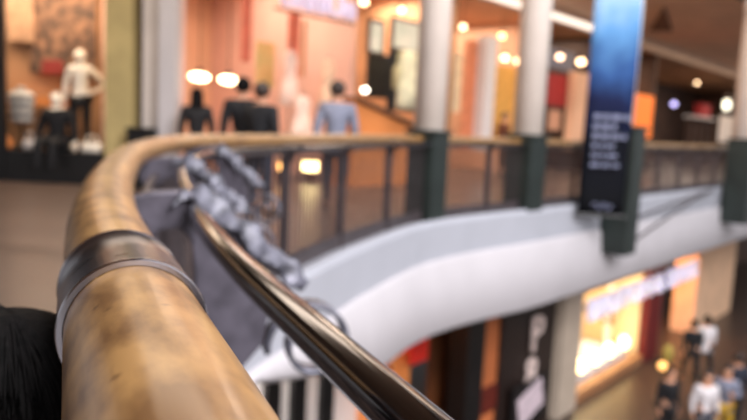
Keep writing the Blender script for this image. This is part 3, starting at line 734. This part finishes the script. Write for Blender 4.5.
# the pale block of print: lines of small words, too soft to read
rnd = random.Random(11); zt = atY(605, 117, YB).z; zbm = atY(605, 165, YB).z
ln = 6; ink0 = mat('pale_print_ink', (118, 122, 148), .7)
for i in range(ln):
    bm = B(); z = zt + (zbm - zt) * i / (ln - 1); h = .085 if i < 3 else .055; x = -w * .33
    while x < w * (.30 if i in (0, 2, 5) else .18):
        ww = rnd.uniform(.06, .16); box(bm, (x + ww / 2, -.05, z), (ww, .012, h)); x += ww + .035
    obj('text_line', bm, ink0, ban)
bm = B(); z = atY(607, 206, YB).z
tube(bm, [(-.16 + .32 * k / 12, -.05, z + .045 * math.sin(k * 1.1)) for k in range(13)], .014, 6); obj('emblem', bm, ink0, ban)

# thin dark curved lines, drawn as tubes, over the fascia between the last two sleeves
sa, sb_ = s_px(645, .45), s_px(722, .45)
G3 = 'curved lines over the fascia'
for lb, z0, z1 in (('upper of two thin dark lines sweeping along the white fascia', -.35, .02), ('lower of two thin dark lines sweeping along the white fascia', -.8, .0)):
    pts = [rail(sa + (sb_ - sa) * k / 16, .36 + .1 * math.sin(k / 16 * PI), z0 + (z1 - z0) * math.sin(k / 16 * PI / 2))[0] for k in range(17)]
    bm = B(); tube(bm, pts, .022, 8); tag(obj('curved_line', bm, M['bars'], None, True), lb, 'dark_line', G3)

# ------------------------------------------------------------------ lower floor shops
WC = Frame((.02, 9.95), (.65, .76))
def wc(name, t0, t1, n0, n1, z0, z1, m): return struct(name, WC.box(B(), t0, t1, n0, n1, z0, z1), m)
M['cream_wall'] = mat('cream_lit_wall', (238, 208, 160), .7, 0, .06, 1)
M['whitewall'] = mat('bright_white_wall', (226, 222, 220), .7, 0, .03, 2)
tb = {k: WC.hit(px, py)[0] for k, px, py in (('a', 352, 390), ('b', 392, 380), ('c', 467, 370), ('d', 484, 365), ('e', 503, 360), ('f', 556, 345), ('g', 574, 345), ('h', 643, 330), ('i', 657, 330), ('j', 692, 300), ('k', 729, 290))}
ZL = -5.0; ZT = -1.62
wc('wall_lower_white', -9, tb['a'] + 1.5, 1.2, 1.3, ZL, ZT, M['whitewall'])
wc('wall_lower_left', tb['a'] + 1.6, tb['c'], 2.0, 2.1, ZL, ZT, M['brown'])
wc('wall_lower_partition', tb['a'] + 1.5, tb['a'] + 1.6, .6, 2.0, ZL, ZT, M['orange'])
wc('wall_lower_post', tb['c'], tb['d'], 0, .4, ZL, ZT, M['black'])
wc('wall_lower_strip', tb['d'], tb['e'], .12, .5, ZL, ZT, mat('rust_panel', (196, 112, 64), .6, 0, .1, 1))
wc('wall_lower_black', tb['e'], tb['f'], .05, .5, ZL, ZT, mat('near_black_brown', (34, 22, 18), .5, 0, .2, 1))
wc('wall_lower_pillar', tb['f'], tb['g'], -.15, .5, ZL, ZT, mat('pale_stone', (190, 174, 156), .6, 0, .05, 2))
wc('wall_lower_window', tb['g'], tb['i'], 1.8, 1.9, ZL, ZT, M['cream_wall'])
wc('wall_lower_side', tb['h'] + .05, tb['i'], .15, 1.8, ZL, ZT, M['cream_wall'])
wc('wall_lower_red', tb['h'] + .1, tb['i'], -.05, .14, ZL, ZT, mat('dark_red_panel', (112, 22, 20), .6))
wc('wall_lower_back', tb['i'], tb['j'] + .3, 2.5, 2.6, ZL, ZT, M['orange'])
wc('wall_lower_column', tb['j'], tb['k'], -.1, .6, ZL, ZT, mat('beige_stone', (244, 200, 162), .6, 0, .05, 2))
wc('wall_lower_right', tb['k'], 44, 2.2, 2.3, ZL, ZT, M['brown'])
wc('wall_lower_sill', tb['g'], tb['h'], -.05, .2, ZL, ZL + .25, mat('tan_sill', (170, 120, 80), .6))
wc('wall_lower_umber', -9, WC.hit(250, 400)[0], .9, 1.0, ZL, ZT, mat('umber_wall', (120, 78, 56), .6, 0, .15, 1))
# mullions before the white lower wall
for i, px in enumerate((318, 346, 292)):
    tt, _ = WC.hit(px, 402); lb = ('dark slanted window mullion nearest under the tube, left', 'dark window mullion under the metal tube, right', 'dark window mullion next to the wooden rail')[i]
    bm = B(); box(bm, (0, 0, 0), (.26, .12, 3.3), None, .02); box(bm, (0, -.03, -1.4), (.32, .16, .3), None, .02); o = obj('mullion', bm, M['black']); o.location = WC.pt(tt, .4, -3.33); o.rotation_euler = (0, 0, WC.a)
    tag(o, lb, 'mullion', 'mullions before the bright lower wall')
# red notice and orange panel
panel('lower_poster', 'bright red poster low between the metal tube and the dark post', 'poster', wrect(WC, 411, 341, 427, 362, .3), .3, mat('red_poster_print', (235, 44, 26), .6, 0, .05), WC)
panel('lower_poster', 'orange panel left of the bright red poster', 'panel', wrect(WC, 393, 343, 409, 388, .5), .5, mat('orange_lower_paint', (246, 150, 76), .6, 0, .05), WC)
panel('lower_board', 'dark brown board between the red poster and the black post', 'board', wrect(WC, 428, 320, 457, 420, .75), .75, mat('umber_board', (92, 50, 22), .6, 0, .2, 1), WC)
panel('small_plate', 'dark red plate low on the rust coloured strip', 'plate', wrect(WC, 481, 386, 496, 412, .08), .08, mat('oxblood', (96, 30, 18), .5), WC, .03)
# glyphs on the black panel
t, z = WC.hit(533, 345, 0)
o = thing('shop_lettering', 'white looped characters, one over the other, on the black lower panel', 'sign', WC.pt(t, -.0, z), WC.a)
ink = mat('white_sign_paint', (236, 214, 206), .6)
letters('upper_character', 'P', 1.05, .02, ink, o, (.10, -.02, -.12), .0)
letters('lower_character', '8', .95, .02, ink, o, (-.03, -.02, -.92), .0)
t, z = WC.hit(526, 401, 0)
o = thing('notice_card', 'tilted pale card under the white characters', 'card', WC.pt(t, -.1, z), WC.a)
obj('card', box(B(), (0, 0, 0), (1.0, .04, .62), Matrix.Rotation(-.28, 3, 'Y'), .01), mat('pale_card', (214, 196, 204), .6), o)
obj('backing', box(B(), (0, .03, 0), (1.5, .04, .95), None, .01), M['black'], o)
# lettering over the bright window
t0, z0 = WC.hit(583, 304, -.1); t1, z1 = WC.hit(691, 269, -.1)
o = thing('shop_sign', 'long line of white letters over the glowing lower shop window', 'sign', WC.pt((t0 + t1) / 2, -.25, (z0 + z1) / 2), WC.a)
lt = letters('lettering', 'BRUTON & SERIES', .72, .05, glow('white_letters', (222, 218, 240), .6), o, (0, 0, -.28), 0)
sc = (t1 - t0) / max(.1, lt.dimensions.x); lt.scale = (sc, 1, 1)
bm = B(); box(bm, (0, .12, 0), (t1 - t0, .06, .1)); obj('rail', bm, M['brown'], o)
wc('trim_6', tb['g'], tb['j'], -.1, .1, -2.35, ZT, M['tan'])
# window dressing: mannequin and bright plinth lights
tq, zq = WC.hit(606, 345, .8)
mq = thing('mannequin', 'pale mannequin in patterned dress inside the glowing lower window', 'mannequin', WC.pt(tq, .8, ZL + .4), WC.a, None, 1.0)
figure(mq, M['mannequin'], shirt=mat('patterned_dress', (190, 150, 90), .8, 0, .3, 14, rgb2=(110, 90, 60)), coat=True, shoes=False)
o = thing('display_platform', 'low platform under the mannequin in the glowing window', 'platform', WC.pt((tb['g'] + tb['h']) / 2, .9, ZL), WC.a)
obj('body', box(B(), (0, 0, .2), (tb['h'] - tb['g'] - .6, 1.2, .4), None, .02), M['whitewall'], o)
gl = glow('window_lamp', (255, 226, 160), 7)
for i, px in enumerate((578, 592, 606, 620, 632)):
    tq, _ = WC.hit(px, 385, .35); oo = thing('footlight', ('footlight at the left end of the glowing window', 'second footlight from the left in the glowing window', 'middle footlight of the glowing window', 'fourth footlight from the left in the glowing window', 'footlight at the right end of the glowing window')[i], 'lamp', WC.pt(tq, .35, ZL + .4), WC.a, 'footlights in the lower window')
    bm = B(); ball(bm, (0, 0, .2), (.16, .14, .2), 12, 8); obj('globe', bm, gl, oo, True); bm = B(); lathe(bm, [(.14, 0), (.14, .03), (.05, .05), (.05, .06)], seg=12); obj('base', bm, M['white'], oo)
# little gold lamp and dim shelf things right of the red panel
tq, zq = WC.hit(662, 364, -.8); p = atZ(662, 372, -4.2)
lp = thing('table_lamp', 'small golden globe lamp on a stand right of the dark red panel', 'lamp', (p.x, p.y, ZL))
bm = B(); ball(bm, (0, 0, .95), (.1, .1, .1), 14, 10); obj('globe', bm, glow('gold_globe', (255, 190, 110), 2.5), lp, True)
bm = B(); ball(bm, (.1, 0, 1.25), (.12, .12, .22), 12, 8); obj('shade', bm, mat('olive_gold', (170, 150, 70), .7), lp, True)
bm = B(); lathe(bm, [(.2, 0), (.2, .03), (.025, .05), (.025, 1.1)], seg=14); obj('stand', bm, M['darkbrown'], lp)

# ------------------------------------------------------------------ light
def area(name, loc, size, energy, rgb, rot=(0, 0, 0), sy=None):
    l = bpy.data.lights.new(name, 'AREA'); l.energy = energy; l.color = lin(rgb); l.shape = 'RECTANGLE'; l.size = size; l.size_y = sy or size
    o = bpy.data.objects.new(name, l); COL.objects.link(o); o.location = loc; o.rotation_euler = rot; return o
WARM = (255, 234, 212)
for (t0, t1, dp, cb, cs), e in zip(bays, (225, 260, 230, 125, 220, 350)):
    area('shop_light', WB.pt((t0 + t1) / 2, dp * .45, LZ - .08), min(t1 - t0 - .6, 6), e, WARM, (0, 0, WB.a), dp * .5)
area('window_light', (-6.2, Y0 + .8, 3.5), 3.4, 130, (255, 228, 196), (0, 0, 0), .8)
tm = (tb['g'] + tb['h']) / 2
area('lower_window_light', WC.pt(tm, .9, ZT - .1), 3.4, 180, (255, 236, 204), (0, 0, WC.a), 1.2)
area('lower_shop_light', WC.pt((tb['i'] + tb['j']) / 2, 1.2, ZT - .1), 2.4, 200, (255, 190, 120), (0, 0, WC.a), 1.5)
area('lower_white_light', WC.pt(tb['a'] - 3, .7, ZT - .1), 4, 300, (255, 246, 240), (0, 0, WC.a), .8)
area('lower_left_light', WC.pt((tb['a'] + tb['c']) / 2, 1.2, ZT - .1), 2, 45, (255, 206, 160), (0, 0, WC.a), 1)
area('skylight', (14, 6, 13), 16, 3300, (246, 244, 250), (0, 0, -.7), 26)
area('walkway_fill', (-3.2, 8.9, 4.8), 4, 150, (255, 236, 214), (0, 0, 0), 2)  # added fill to brighten the left shop facade, no real fitting
area('walkway_fill', WB.pt(9, -2.0, 4.8), 16, 420, (255, 232, 206), (0, 0, WB.a), 1.6)  # added fill, its bounce off the floor lifts the far ceiling
area('walkway_fill', WB.pt(28, -2.0, 4.8), 18, 420, (255, 232, 206), (0, 0, WB.a), 1.6)  # same added fill farther along the walkway
def aim(o, at): o.rotation_euler = (Vector(at) - o.location).to_track_quat('-Z', 'Y').to_euler()
aim(area('atrium_fill', (7, -5, 10), 9, 5400, (250, 246, 248)), (2, 13, 2))  # added fill from behind the camera, brightens columns and facades
W = bpy.data.worlds.new('world'); SC.world = W; W.use_nodes = True
bg = W.node_tree.nodes['Background']; bg.inputs[0].default_value = (.86, .85, .88, 1); bg.inputs[1].default_value = .7

SC.view_settings.view_transform = 'Standard'; SC.view_settings.look = 'None'; SC.view_settings.gamma = 1; SC.view_settings.use_curve_mapping = False
SC.view_settings.exposure = -0.1
SC.cycles.use_denoising = True
SC.cycles.sample_clamp_indirect = 6
